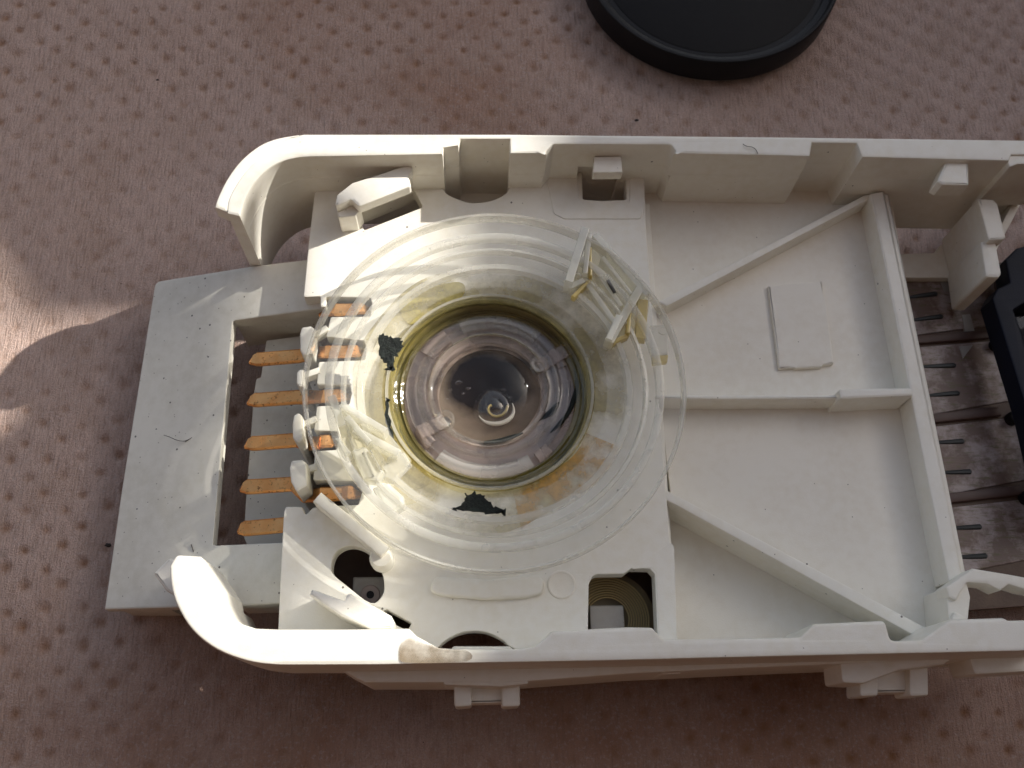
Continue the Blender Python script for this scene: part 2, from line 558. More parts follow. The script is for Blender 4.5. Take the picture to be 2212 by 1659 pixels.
wall_a = smooth_path(PP([(490, 461), (493, 430), (513, 392), (542, 355), (578, 325), (615, 303), (655, 289)], RIM), 4)
wall_b = PP([(1100, 289), (1700, 295), (2300, 303), (2300, 334), (2186, 334), (2181, 347), (1863, 339), (1851, 309), (1755, 308), (1750, 337), (1464, 331)], RIM)
wall_c = fillet(PP([(1464, 331), (1450, 312), (1195, 311), (1182, 324), (1178, 331)], RIM), .06)[1:-1]
wall_d = PP([(1102, 331), (1101, 300), (995, 300), (990, 314), (958, 319), (956, 333)], RIM)
wall_e = smooth_path(PP([(668, 338), (638, 341), (605, 350), (575, 368), (548, 396), (528, 432), (518, 467)], RIM), 4)
top_wall = wall_a + wall_b + wall_c + wall_d + wall_e
gap = PP([(1450, 312), (1352, 311.5), (1352, 296), (1257, 296), (1257, 311), (1195, 311)], RIM)
low = wall_a + wall_b + PP([(1464, 331)], RIM) + gap + PP([(1182, 324), (1178, 331)], RIM) + wall_d + wall_e
part('side_wall', [slab([top_wall], 1.70, RIM, .03), slab([offset(low, .004)], .62, 1.76, .004)], WHITE)
lip = smooth_path(PP([(463, 447), (470, 425), (490, 385), (520, 345), (560, 313), (600, 297), (650, 288.5)], RIM), 4) + \
      smooth_path(PP([(655, 293), (615, 307), (578, 329), (542, 360), (515, 395), (496, 430), (492, 459)], RIM), 4)
part('hook_lip', slab([lip], RIM - .24, RIM - .006, .03), WHITE)

bot_in = PP([(480, 1272), (485, 1300), (498, 1332), (520, 1347), (551, 1357), (600, 1359), (760, 1359), (883, 1357), (900, 1374), (947, 1399),
               (985, 1402), (1110, 1401), (1154, 1396), (1178, 1377), (1192, 1363), (1355, 1354), (1409, 1355), (1433, 1381), (1727, 1376), (1758, 1347), (1913, 1340), (1925, 1384),
               (1990, 1382), (2052, 1338), (2169, 1334), (2180, 1340), (2300, 1336)], RIM)
bot_out = smooth_path(PP([(813, 1436.5), (640, 1437), (589, 1436), (534, 1428), (468, 1403), (416, 1362), (383, 1310), (369, 1264), (366, 1222)], RIM), 4)
bot_wall = PP([(380, 1198), (432, 1201)], RIM) + bot_in + PP([(2300, 1405), (1700, 1418), (1300, 1428)], RIM) + bot_out
rb = [.05, .03] + [.05] * 25 + [0] * (len(bot_out) + 5)
part('side_wall', slab([fillet(bot_wall, rb, 4)], 1.28, RIM, .035), WHITE)
# inner skin of the lower wall, set back under the rim
inn = PP([(470, 1285), (498, 1345), (560, 1375), (900, 1404), (1192, 1406), (1433, 1404), (2300, 1386), (2300, 1395), (1420, 1413), (900, 1420), (560, 1412), (500, 1395), (455, 1345), (440, 1290)], RIM)
part('wall_skirt', slab([fillet(inn, .05)], .60, 1.53, .02), WHITE)
part('hook_tooth', slab([fillet(PP([(334, 1240), (368, 1206), (440, 1235), (440, 1290), (400, 1300), (362, 1278)], 1.55), .02)], .9, 1.6, .03), WHITE)

# outside of the body under the lower rim, with its latches
body = PP([(745, 1455), (800, 1484), (1100, 1484), (1355, 1465), (1420, 1462), (1584, 1454), (1700, 1449), (2300, 1425)], .94)
body_in = PP([(2300, 1395), (1400, 1428), (760, 1440)], .94)
part('lower_shell', [slab([fillet(body + body_in, .04)], .50, 1.515, .03)], WHITE)
part('latch_bracket', slab([fillet(PP([(950, 1443), (960, 1483), (1080, 1487), (1140, 1481), (1143, 1441), (1100, 1400), (980, 1400)], 1.3), .04)], .92, 1.5, .025), WHITE)


def latch(u0, u1, v0, v1, zt, zb):
    w_ = u1 - u0
    out = []
    for a, b in ((0, .27), (.72, 1)):
        out.append(slab([fillet(PP([(u0 + w_ * a, v0), (u0 + w_ * b, v0 - 2), (u0 + w_ * b + 1, v1 - 2), (u0 + w_ * a + 1, v1)], zt), .04)], zb, zt, .03))
    out.append(slab([fillet(PP([(u0 + w_ * .2, v0), (u0 + w_ * .8, v0 - 3), (u0 + w_ * .8, v1 - 9), (u0 + w_ * .2, v1 - 7)], zt - .12), .02)], zb + .04, zt - .12, .03))
    return out


part('latch', latch(980, 1123, 1462, 1528, 1.25, .80), WHITE)
part('latch_bracket', slab([fillet(PP([(1801, 1430), (1806, 1478), (1850, 1480), (1925, 1452), (2020, 1440), (2060, 1415), (1810, 1405)], 1.3), .04)], .92, 1.5, .025), WHITE)
part('latch', latch(1857, 2006, 1436, 1505, 1.25, .80), WHITE)
part('latch_bracket', slab([fillet(PP([(2080, 1424), (2092, 1460), (2300, 1448), (2300, 1405), (2090, 1400)], 1.35), .04)], .95, 1.5, .025), WHITE)
part('foot_block', slab([fillet(PP([(1408, 1455), (1412, 1466), (1450, 1464), (1472, 1449), (1470, 1420), (1408, 1430)], .9), .03)], .80, 1.4, .02), WHITE)

# divider and ribs --------------------------------------------------------------
part('divider_wall', [slab([fillet(PP([(1880, 418), (1910, 412), (2041, 1055), (2080, 1252), (2050, 1258), (2008, 1055)], 1.48), .02)], .62, 1.48, .025),
                      slab([fillet(PP([(1908, 416), (1922, 418), (2052, 1055), (2091, 1250), (2078, 1254), (2038, 1055)], 1.44), .01)], .62, 1.42, .02)], WHITE)
part('rib', slab([fillet(PP([(1420, 652), (1440, 642), (1868, 421), (1884, 419), (1876, 431), (1440, 662)], 1.40), .02)], RF - .05, 1.40, .02), WHITE)
part('rib', slab([fillet(PP([(1415, 853), (1822, 853), (1822, 861), (1560, 863), (1415, 861)], 1.47), .01)], RF - .05, 1.47, .018), WHITE)
part('rib_end', slab([fillet(PP([(1812, 842), (1818, 839), (1966, 837), (1974, 842), (1973, 855), (1816, 862)], 1.58), .03)], RF - .05, 1.58, .03), WHITE)
part('rib', slab([fillet(PP([(1426, 1052), (1440, 1058), (2012, 1362), (1995, 1384), (1455, 1088), (1430, 1076)], 1.44), .02)], .82, 1.44, .02), WHITE)
part('corner_gusset', slab([fillet(PP([(1975, 1386), (2056, 1338), (2062, 1320), (2085, 1330), (2070, 1400)], 1.75), .03)], .9, 1.75, .03), CREAM)

# top-right cavity ---------------------------------------------------------------
part('lug', slab([fillet(PP([(2024, 392), (2044, 346), (2093, 347), (2094, 400), (2036, 399)], 2.12), .02)], 1.86, 2.12, .03), WHITE)
part('cross_wall', [slab([fillet(PP([(2112, 428), (2146, 430), (2156, 440), (2174, 512), (2168, 517), (2136, 519), (2118, 452)], 1.62), .02)], .55, 1.62, .03),
                    slab([fillet(PP([(2118, 520), (2152, 518), (2165, 590), (2158, 600), (2130, 598)], 1.52), .04)], .55, 1.52, .04)], WHITE)
part('cross_wall', slab([fillet(PP([(2178, 345), (2186, 332), (2300, 331), (2300, 350), (2200, 352), (2184, 358)], RIM - .005), .02)], 1.2, RIM - .03, .02), WHITE)
part('ledge', slab([fillet(PP([(1935, 548), (2020, 545), (2032, 528), (2060, 524), (2140, 528), (2150, 600), (1950, 600)], .55), .03)], .42, .55, .02), CREAM)
part('web', slab([PP([(1900, 345), (2190, 350), (2190, 372), (1900, 366)], RIM - .25)], .55, RIM - .25, .01), CREAM)
part('web', bar(P(2240, 360, 1.2), P(2135, 560, 1.2), .1, .4, 1.15, .02), WHITE)

# lower-right arch ---------------------------------------------------------------
arch = PP([(2043, 1268), (2102, 1227), (2180, 1240), (2300, 1262), (2300, 1290), (2215, 1274), (2180, 1262), (2162, 1276), (2135, 1262), (2090, 1258), (2066, 1298), (2050, 1290)], 1.75)
part('arch', [slab([fillet(arch, .03)], 1.45, 1.75, .03),
              slab([fillet(PP([(2043, 1270), (2088, 1250), (2098, 1290), (2092, 1345), (2050, 1345)], 1.7), .03)], .7, 1.70, .03)], CREAM)

# floor plate details -------------------------------------------------------------
part('raised_pad', slab([fillet(PP([(932, 1262), (940, 1247), (1052, 1254), (1162, 1243), (1176, 1258), (1172, 1284), (1140, 1293), (1055, 1298), (960, 1290), (930, 1281)], PL), .06)], PL - .01, PL + .07, .05, res=2), WHITE)
dc = P(1213, 1263, PL)
part('dimple', lathe(dc, [(.155, PL), (.15, PL + .012), (.135, PL + .014), (.12, PL + .004), (.07, PL + .001), (.0, PL + .0005)], 32, closed=False), CREAM)
# clip at the upper left, a hood over its opening
hood = PP([(722, 448), (727, 420), (760, 394), (830, 372), (892, 350), (890, 372), (882, 376), (888, 402), (776, 446), (768, 440), (758, 430)], 1.95)
part('clip', [slab([fillet(hood, .04)], 1.78, 1.95, .03), slab([fillet(PP([(726, 432), (742, 420), (774, 436), (780, 450), (768, 466), (730, 470)], 1.8), .03)], PL - .01, 1.8, .02),
              bar(P(770, 440, 1.6), P(888, 392, 1.6), .07, PL - .3, 1.80, .02)], WHITE)
part('clip_post', slab([fillet(PP([(1284, 338), (1342, 337), (1345, 372), (1281, 373)], 1.96), .015)], 1.80, 1.96, .015), WHITE)
# pocket round the rectangular hole
part('pocket_rim', slab([fillet(PP([(1182, 395), (1196, 462), (1220, 474), (1385, 474), (1392, 440), (1391, 380), (1360, 380), (1360, 440), (1250, 437), (1248, 380), (1184, 380)], PL), .06)], PL - .02, PL + .014, .012), WHITE)
part('channel_floor', slab([PP([(940, 330), (1130, 330), (1120, 455), (950, 455)], 1.0)], .9, 1.0, .01), CREAM)
# slanted strips at the lower left
part('strip', [slab([fillet(PP([(668, 1285), (673, 1272), (745, 1298), (748, 1285), (755, 1281), (845, 1330), (851, 1345), (846, 1358), (800, 1359), (735, 1330)], 1.95), .02)], PL - .02, 1.95, .025)], WHITE)
part('strip', [bar(P(684, 1072, 1.75), P(832, 1192, 1.75), .13, PL - .2, 1.75, .03), lathe(P(823, 1203, 1.66), [(0, PL), (.13, PL), (.13, 1.60), (.10, 1.66), (0, 1.67)], 24, closed=False)], WHITE)
# slanted side faces where the plate meets the wall at the lower left
part('corner_step', slab([fillet(PP([(1358, 1230), (1448, 1172), (1456, 1180), (1462, 1390), (1424, 1390), (1418, 1236), (1408, 1226)], PL), .02)], PL - .2, PL + .004, .004), WHITE)

# pegs standing along the comb on the left edge
for pts, zt in (([(647, 722), (651, 706), (672, 703), (682, 712), (676, 765), (655, 768), (648, 756)], 1.55),
                ([(640, 805), (646, 797), (656, 796), (658, 834), (646, 836), (640, 828)], 1.5),
                ([(631, 915), (634, 897), (644, 890), (652, 897), (655, 950), (642, 957), (632, 945)], 1.6),
                ([(625, 1010), (629, 994), (652, 992), (663, 1000), (664, 1050), (640, 1062), (628, 1040)], 1.65)):
    part('peg', slab([fillet(PP(pts, zt), .03)], .62, zt, .03), WHITE)
for (a, b) in (((668, 812), (690, 800)), ((655, 922), (684, 905)), ((660, 1020), (684, 1008)), ((674, 735), (708, 708))):
    part('peg_arm', bar(P(a[0] - 12, a[1], PL), P(b[0], b[1], PL), .08, PL - .15, PL + .02, .02), WHITE)

# grey end frame, tipped down to the left, and the copper contacts ------------------
FX0, FX1, FZ0, FZ1 = -4.15, -2.14, .55, 1.20
SL = (FZ1 - FZ0) / (FX1 - FX0)
def on_frame(u, v):
    z = 1.0
    for _ in range(30):
        x, y = P(u, v, z); z = FZ0 + (x - FX0) * SL
    return (x, y)
def fz(x, y): return FZ0 + (x - FX0) * SL
F_out = [on_frame(*q) for q in [(335, 608), (548, 574), (700, 556), (700, 706), (503, 692 + 1), (460, 1178), (640, 1170), (640, 1302), (520, 1309), (225, 1317), (262, 1060)]]
F_out[3] = on_frame(700, 666)
fr = part('end_frame', [slab([fillet(F_out, [.09, 0, .02, .02, .03, .03, .02, .02, 0, .02, 0], 4)], -.20, 0, .022, shear=fz),
                        slab([[on_frame(508, 650), on_frame(700, 622), on_frame(700, 664), on_frame(505, 690)]], -.85, -.19, .01, shear=fz),
                        slab([[on_frame(250, 1290), on_frame(350, 1285), on_frame(354, 1310), on_frame(252, 1314)]], -.75, -.18, .02, shear=fz),
                        slab([[on_frame(500, 1285), on_frame(640, 1280), on_frame(640, 1299), on_frame(505, 1304)]], -.8, -.19, .02, shear=fz),
                        slab([fillet(PP([(575, 735), (690, 720), (690, 1190), (540, 1195), (526, 1160), (530, 1090), (548, 850), (553, 818), (563, 815)], .55), .02)], .45, .55, .015)], GREYW,
          label='greyish dirty end frame with a square window')


def contact(u0, u1, v0, v1, us, ue, vs, ve):
    """copper strip: pointed end in the frame's window, curled end in the plate's slot"""
    W_ = .175
    pts = []
    for u, v, z, wf in (((u0, v0 + 1, 1.06, .72), (u0 + 2, v0 + 1, 1.085, .76), (u0 + 11, v0, 1.10, 1.), (u0 + 20, v0, 1.105, 1.), (u1, v1, 1.13, 1.)) if u0 else ()) + (
                        (us - 12, vs + 1, 1.16, 1.), (us + 6, vs, 1.27, .95), (us + 18, vs - 1, 1.38, .95), (ue - 38, (vs + ve) / 2, 1.36, .95), (ue - 25, ve, 1.42, .9), (ue - 12, ve, 1.41, .9), (ue - 3, ve, 1.34, .85), (ue, ve, 1.20, .8)):
        x, y = P(u, v, z); pts.append(((x, y, z), W_ * wf))
    return ribbon([p for p, _ in pts], [w_ for _, w_ in pts], .045)


for a in ((0, 0, 0, 0, 705, 798, 668, 664), (542, 645, 774, 767, 684, 787, 759, 756), (537, 640, 862, 856, 678, 753, 855, 852), (531, 640, 956, 949, 670, 727, 955, 951), (521, 632, 1050, 1044, 672, 776, 1068, 1062)):
    part('contact', contact(*a), COPPER, fr, sharp=30, wn=False)
part('contact', contact(515, 610, 1140, 1133, 640, 700, 1128, 1126), COPPER, fr, sharp=30, wn=False)

# glue and smears round the well ---------------------------------------------------
def stain(name, col, lo, hi, sc, off=0.0):
    m = Mat(name); m.set(col=m.mix(m.noise(6, 4), col, tuple(c * .75 for c in col)), rough=.22, spec=.5)
    tr = m.n('ShaderNodeBsdfTransparent'); ms = m.n('ShaderNodeMixShader')
    mp = m.n('ShaderNodeMapping'); mp.inputs['Location'].default_value = (off, off * .7, 0); m.link(m.co, mp.inputs[0])
    m.link(m.ramp(m.noise(sc, 5, .6, mp.outputs[0]), [(lo, 0.), (hi, .96)]), ms.inputs[0])
    m.link(tr.outputs[0], ms.inputs[1]); m.link(m.b.outputs[0], ms.inputs[2]); m.link(ms.outputs[0], m.out.inputs[0])
    return m


YGLUE = stain('yellow_glue', (.64, .56, .30), .40, .70, 1.7)
OGLUE = stain('orange_glue', (.76, .44, .10), .38, .66, 3.4, 3)
part('glue_ring', lathe(WC, [(1.15, PL + .012), (1.60, PL + .010)], 96, closed=False, wob=.03), YGLUE)
part('glue_patch', lathe(WC, [(1.22, PL + .02), (1.62, PL + .016)], 40, closed=False, a0=R(-78), a1=R(-24), wob=.05), OGLUE)
part('glue_patch', slab([smooth_path(PP([(862, 655), (900, 632), (990, 610), (1000, 640), (925, 690), (880, 700)], PL), 5, True)], PL + .004, PL + .020, .008), stain('pale_yellow_glue', (.72, .62, .22), .36, .7, 2.6, 7))
part('glue_patch', slab([smooth_path(PP([(845, 1010), (880, 985), (905, 1000), (930, 1040), (890, 1060), (850, 1040)], PL), 5, True)], PL + .004, PL + .020, .008), YGLUE)
m = Mat('black_tar'); n1 = m.noise(13, 6, .7); m.set(col=m.mix(m.ramp(n1, [(.45, 0.), (.7, 1.)]), (.005, .008, .007), (.022, .032, .026)), rough=.45, spec=.3); m.bump(n1, .06); TAR = m
def ragged(pts, k=.035):
    q = smooth_path(pts, 6, True)
    return [(x + rng.normal(0, k * .4), y + rng.normal(0, k * .4)) for x, y in q]


# ------------------------------------------------------------------ clear disc with its lens
D = thing('clear_disc', 'round clear plastic disc with a central glass lens lying on the white housing', 'lens disc', (*DC, 1.8))
RD = .978 * (P(1486, 800, 2.0)[0] - P(650, 800, 2.0)[0]) / 2
def dpart(name, bms, mat, parent=None, **k): return part(name, bms, mat, parent or D, **k)

def lift(pr): return [(r * RD / 2.165 if r < 2.05 else r + RD - 2.165 if r < RD - .2 else r, z + DZ) for r, z in pr]
SM = stain('dirt_smudge', (.40, .31, .20), .40, .80, 1.8, 5)
part('smudge', slab([smooth_path(PP([(870, 1385), (900, 1380), (950, 1400), (1010, 1406), (1008, 1428), (880, 1432), (862, 1415)], RIM), 4, True)], RIM + .002, RIM + .008, .002), SM)
dpart('flange', lathe(DC, lift([(1.30, 1.62), (1.62, 1.65), (1.74, 1.70), (1.90, 1.745), (2.08, 1.76), (RD, 1.76), (RD, 1.80), (2.06, 1.80), (1.90, 1.785), (1.74, 1.74), (1.62, 1.69), (1.30, 1.66)]), 128), CLEAR, sharp=25, wn=False)
dpart('outer_rim', lathe(DC, lift([(RD - .035, 1.74), (RD + .005, 1.74), (RD + .005, 1.875), (RD - .008, 1.89), (RD - .03, 1.88)]), 128), EDGE, sharp=30, wn=False)
dpart('step_ring', lathe(DC, lift([(1.84, 1.74), (1.93, 1.75), (1.925, 1.835), (1.88, 1.85), (1.845, 1.83)]), 128), FROST, sharp=50, wn=False)
dpart('step_ring', lathe(DC, lift([(1.70, 1.70), (1.76, 1.71), (1.755, 1.77), (1.72, 1.78)]), 128), FROST, sharp=50, wn=False)
dpart('step_ring', lathe(DC, lift([(1.50, 1.62), (1.60, 1.64), (1.58, 1.70), (1.52, 1.70)]), 128), EDGE, sharp=50, wn=False)
# olive walls of the well
dpart('black_smear', slab([ragged(PP([(820, 724), (840, 727), (868, 732), (870, 752), (852, 775), (850, 800), (836, 790), (819, 765)], 1.87))], 1.865, 1.89, .01), TAR)
dpart('black_smear', slab([ragged(PP([(1010, 1066), (1042, 1070), (1062, 1088), (1090, 1105), (1050, 1108), (1000, 1102), (978, 1100), (1000, 1085)], 1.87))], 1.865, 1.89, .01), TAR)
dpart('black_smear', slab([ragged(PP([(836, 860), (841, 905), (858, 955), (882, 992), (874, 1000), (846, 955), (832, 905), (830, 862)], 1.87), .02)], 1.74, 1.765, .01), TAR)
WZ = 1.34
dpart('well_wall', lathe(WC, [(1.16, 1.52), (1.20, 1.575), (1.16, 1.61), (1.12, 1.60), (1.09, 1.545), (1.105, 1.53), (1.06, 1.50), (1.045, 1.455), (1.055, 1.445), (1.0, 1.41), (.985, 1.36), (1.02, 1.34), (1.10, 1.38), (1.13, 1.48)], 128), OLIVE, sharp=35, wn=False)
dpart('rim_bead', lathe(WC, [(1.15, 1.58), (1.19, 1.60), (1.185, 1.635), (1.155, 1.63)], 128), EDGE, sharp=60, wn=False)
m = Mat('olive_line'); m.set(col=m.mix(m.noise(4, 4), (.05, .045, .012), (.16, .13, .03)), rough=.3); OLINE = m
dpart('dark_line', lathe(WC, [(1.085, 1.535), (1.11, 1.55), (1.095, 1.565)], 96, True, R(20), R(165), .004), OLINE, wn=False)
dpart('dark_line', lathe(WC, [(1.03, 1.44), (1.06, 1.455), (1.035, 1.475)], 96, True, R(150), R(330), .006), OLINE, wn=False)
dpart('well_floor', lathe(WC, [(.60, WZ), (1.04, WZ), (1.04, WZ + .03), (.60, WZ + .03)], 96), PINKC, sharp=40, wn=False)
m = Mat('beige_seat'); m.set(col=m.mix(m.ramp(m.noise(1.7, 4), [(.42, 0.), (.58, 1.)]), (.06, .047, .038), (.52, .42, .35)), rough=.4); SEAT = m  # dark noise patches paint in the shading between the rings
dpart('seat', lathe(WC, [(.56, WZ - .06), (1.08, WZ - .05), (1.08, WZ - .02), (.56, WZ - .02)], 96), SEAT, sharp=40, wn=False)
for a0, a1, r0, r1 in ((52, 112, .84, 1.0), (124, 146, .80, .98), (232, 300, .84, 1.0), (22, 38, .86, .98), (208, 222, .82, .97), (305, 316, .86, 1.0)):
    dpart('tab', lathe(WC, [(r0, WZ + .02), (r1, WZ + .02), (r1, WZ + .07), (r1 - .02, WZ + .085), (r0 + .02, WZ + .085), (r0, WZ + .07)], 24, True, R(a0), R(a1)), FROST if (a1 - a0) > 30 else PINKC, sharp=40, wn=False)
IC = P(1056, 836, 1.48)
dpart('inner_ring', lathe(IC, [(.64, WZ + .03), (.70, WZ + .03), (.69, 1.45), (.67, 1.465), (.645, 1.45)], 96), CLEAR, sharp=40, wn=False)
dpart('inner_ring', lathe(IC, [(.77, WZ + .03), (.82, WZ + .03), (.81, 1.42), (.795, 1.43), (.775, 1.42)], 96), CLEAR, sharp=40, wn=False)
RING = clear('shiny_clear_ring', (1, 1, 1), .12, .5, .035, bump=.0008)
dpart('glass_ring', lathe(IC, [(.70, 1.375), (.95, 1.375), (.955, 1.40), (.93, 1.425), (.90, 1.428), (.87, 1.418), (.85, 1.42), (.82, 1.448), (.78, 1.455), (.74, 1.442), (.715, 1.43), (.70, 1.41)], 128), GLASS, sharp=70, wn=False)
m = Mat('dark_brown_core'); n1 = m.noise(2.4, 5); m.set(col=m.mix(n1, (.012, .007, .005), (.035, .02, .012)), rough=.3, spec=.1); CORE = m
m = Mat('lens_seat'); sp_ = m.n('ShaderNodeSeparateXYZ'); m.link(m.co, sp_.inputs[0])
ax = m.math('MULTIPLY', m.math('SUBTRACT', sp_.outputs[0], IC[0] - .02), 1.8)
ay = m.math('MULTIPLY', m.math('SUBTRACT', sp_.outputs[1], IC[1] + .12), 2.3)
dd = m.math('SQRT', m.math('ADD', m.math('MULTIPLY', ax, ax), m.math('MULTIPLY', ay, ay)))
dd = m.math('ADD', dd, m.math('MULTIPLY', m.math('SUBTRACT', m.noise(5, 3), .5), .35))
m.set(col=m.mix(m.ramp(dd, [(.70, 0.), (1.15, 1.)]), (.012, .007, .005), m.mix(m.noise(3, 4), (.12, .08, .05), (.42, .34, .27))), rough=.3, spec=.15)
dpart('core', lathe(IC, [(0, 1.19), (.40, 1.21), (.64, 1.29), (.66, 1.1), (0, 1.1)], 64), m, sharp=40, wn=False)
m = Mat('lens_glass'); m.set(col=(.97, .95, .92), rough=.015, trans=1.0, ior=1.27); DOMEG = m
dome = [(0.0, 1.565), (.05, 1.57), (.10, 1.582), (.16, 1.588), (.24, 1.575), (.36, 1.54), (.46, 1.50), (.55, 1.44), (.61, 1.37), (.61, 1.33), (.50, 1.34), (.36, 1.37), (.2, 1.39), (0, 1.40)]
LENS = clear('lens_plastic', (1, 1, 1), .01, .6, .03, bump=.0004)
dpart('lens_dome', lathe(IC, dome, 96, closed=False), DOMEG, sharp=50, wn=False)
LC = P(1068, 878, 1.32)
dpart('bulb_bead', [lathe(LC, [(0, 1.385), (.05, 1.375), (.09, 1.35), (.12, 1.36), (.16, 1.345), (.20, 1.30), (.235, 1.25), (0, 1.22)], 48, closed=False)], LENS, sharp=50, wn=False)
m = Mat('glint_brass'); m.set(col=(.75, .55, .18), metal=1.0, rough=.3); GLINT_BRASS = m
sp = [(LC[0] + (.05 + .012 * k) * math.cos(k * .5 + 2.4), LC[1] + (.05 + .012 * k) * math.sin(k * .5 + 2.4), 1.27 + .004 * k) for k in range(9)]
dpart('swirl_glint', tube(sp, .018, 6), GLINT_BRASS, sharp=60, wn=False)  # brass spiral standing in for reflections in the lens
arc = [(LC[0] + (.20 + .03 * math.sin(3.1 * t)) * math.cos(R(-150 + 165 * t)), LC[1] + .19 * math.sin(R(-150 + 165 * t)), 1.29) for t in np.linspace(0, 1, 22)]
dpart('highlight_arc', tube(arc, [.004 + .022 * math.sin(3.14159 * k / 21) for k in range(22)], 8), WHITE, sharp=60, wn=False)  # white tube standing in for the crescent highlight
for u, v, (eu, ev) in ((1165, 787, (1228, 752)), (961, 905, (905, 935))):
    bc = P(u, v, 1.50)
    b = dpart('boss', [lathe(bc, [(.055, 1.36), (.115, 1.36), (.11, 1.50), (.09, 1.52), (.06, 1.51)], 32)], CLEAR, sharp=50, wn=False)
    dpart('arm', bar(bc, P(eu, ev, 1.44), .17, 1.37, 1.45, .02), PINKC, b)
    dpart('screw', lathe(bc, [(0, 1.40), (.06, 1.40), (.06, 1.33), (0, 1.33)], 20, closed=False), DGREY, b, wn=False)
for u, v, r_ in ((952, 812, .030), (972, 842, .024), (990, 826, .034), (1000, 850, .020), (1012, 838, .026), (965, 862, .018), (1088, 842, .022), (1102, 858, .018)):
    x, y = P(u, v, 1.58)
    bm = bmesh.new(); bmesh.ops.create_icosphere(bm, subdivisions=1, radius=r_)
    for q in bm.verts: q.co = Vector((q.co.x * 1.3, q.co.y * .8, q.co.z * .7)) * (1 + rng.normal(0, .22)) + Vector((x, y, 1.575))
    dpart('glint_bit', bm, LENS, sharp=10, wn=False)  # clear bits added to catch the sun as glints
# dark arcs under the ring
for pts in ([(1205, 870), (1190, 892), (1165, 910)], [(1242, 795), (1246, 840), (1225, 895), (1190, 935)], [(1130, 935), (1080, 952), (1045, 955)]):
    q = smooth_path(pts, 4)
    dpart('dark_arc', tube([(*P(u, v, 1.39), 1.39) for u, v in q], [.008 + .022 * math.sin(3.14159 * k / (len(q) - 1)) for k in range(len(q))], 6), TAR, wn=False)
# hinge-like bracket on the upper right of the disc
m = clear('yellow_edge_plastic', (.95, .86, .42), .55, .2, .08, (.88, .74, .34)); YEDGE = m
PRISM = clear('bright_clear_plastic', (1, 1, .97), .36, .5, .03, (.95, .94, .88))
def bars(lst, z=1.95): return [bar(P(*p, z), P(*q, z), w_, za, zb, .018) for p, q, w_, za, zb in lst]
br = dpart('bracket', bars([((1262, 506), (1226, 622), .10, 1.80, 2.12), ((1272, 512), (1262, 600), .06, 1.82, 2.06), ((1283, 512), (1398, 642), .09, 1.80, 2.04),
                            ((1228, 622), (1262, 606), .07, 1.80, 1.98), ((1262, 600), (1328, 694), .07, 1.80, 1.94), ((1284, 582), (1342, 664), .06, 1.80, 1.99), ((1300, 560), (1362, 640), .05, 1.80, 2.02)]), PRISM, sharp=35)
dpart('base', slab([fillet(PP([(1236, 612), (1270, 530), (1300, 530), (1404, 652), (1396, 700), (1322, 742), (1300, 700)], 1.8), .04)], 1.775, 1.815, .012), AMBER, br)
dpart('edge_strip', bars([((1276, 602), (1238, 640), .045, 1.81, 1.95), ((1274, 540), (1275, 602), .035, 1.81, 2.03)]), YEDGE, br)
dpart('fin', bars([((1382, 626), (1314, 744), .10, 1.80, 2.04), ((1336, 690), (1312, 742), .08, 1.80, 2.08)]), PRISM, br)
dpart('edge_strip', bars([((1362, 648), (1356, 722), .045, 1.80, 1.99), ((1356, 722), (1318, 740), .05, 1.80, 1.93)]), YEDGE, br)
dpart('edge_block', bar(P(1388, 650, 1.9), P(1383, 734, 1.9), .12, 1.78, 1.95, .015), YEDGE, br)
dpart('tab', [slab([fillet(PP([(1402, 702), (1444, 700), (1444, 764), (1408, 768)], 1.86), .03)], 1.76, 1.86, .02), lathe(P(1433, 712, 1.88), [(.035, 1.85), (.06, 1.85), (.06, 1.88), (.035, 1.88)], 24)], FROST, br)
dpart('edge_strip', slab([fillet(PP([(1409, 769), (1444, 765), (1442, 781), (1411, 785)], 1.86), .01)], 1.76, 1.85, .01), YEDGE, br)
m = Mat('dark_gap'); m.set(col=(.03, .025, .015), rough=.4)
dpart('slot', bar(P(1312, 606, 2.0), P(1328, 634, 2.0), .04, 2.0, 2.03, .01), m, br)
# shiny bracket on the left
b2 = dpart('bracket', bars([((720, 866), (744, 932), .09, 1.80, 2.18), ((736, 876), (834, 934), .08, 1.80, 2.06), ((750, 905), (800, 962), .07, 1.80, 2.10), ((764, 928), (862, 980), .09, 1.80, 2.02)], 2.0), PRISM, sharp=35)
dpart('base', slab([fillet(PP([(728, 900), (742, 880), (838, 935), (890, 995), (850, 1045), (790, 1040), (744, 985)], 1.8), .04)], 1.775, 1.815, .012), AMBER, b2)
for q, zt, mt in (([(758, 972), (788, 962), (830, 1020), (816, 1040), (784, 1036)], 2.02, PRISM), ([(722, 942), (734, 946), (758, 976), (746, 990), (732, 972)], 2.06, PRISM),
                  ([(836, 985), (872, 975), (890, 1004), (850, 1044), (826, 1032)], 1.90, FROST)):
    dpart('fin', slab([fillet(PP(q, zt), .02)], 1.80, zt, .035), mt, b2)
dpart('fin', bars([((784, 978), (806, 1030), .03, 2.0, 2.06), ((800, 972), (824, 1018), .025, 2.0, 2.05)], 2.03), GLASS, b2)
dpart('end_block', slab([fillet(PP([(803, 1052), (838, 1040), (872, 1070), (876, 1094), (846, 1112), (822, 1092)], 1.95), .03)], 1.76, 1.95, .05), PRISM, b2)

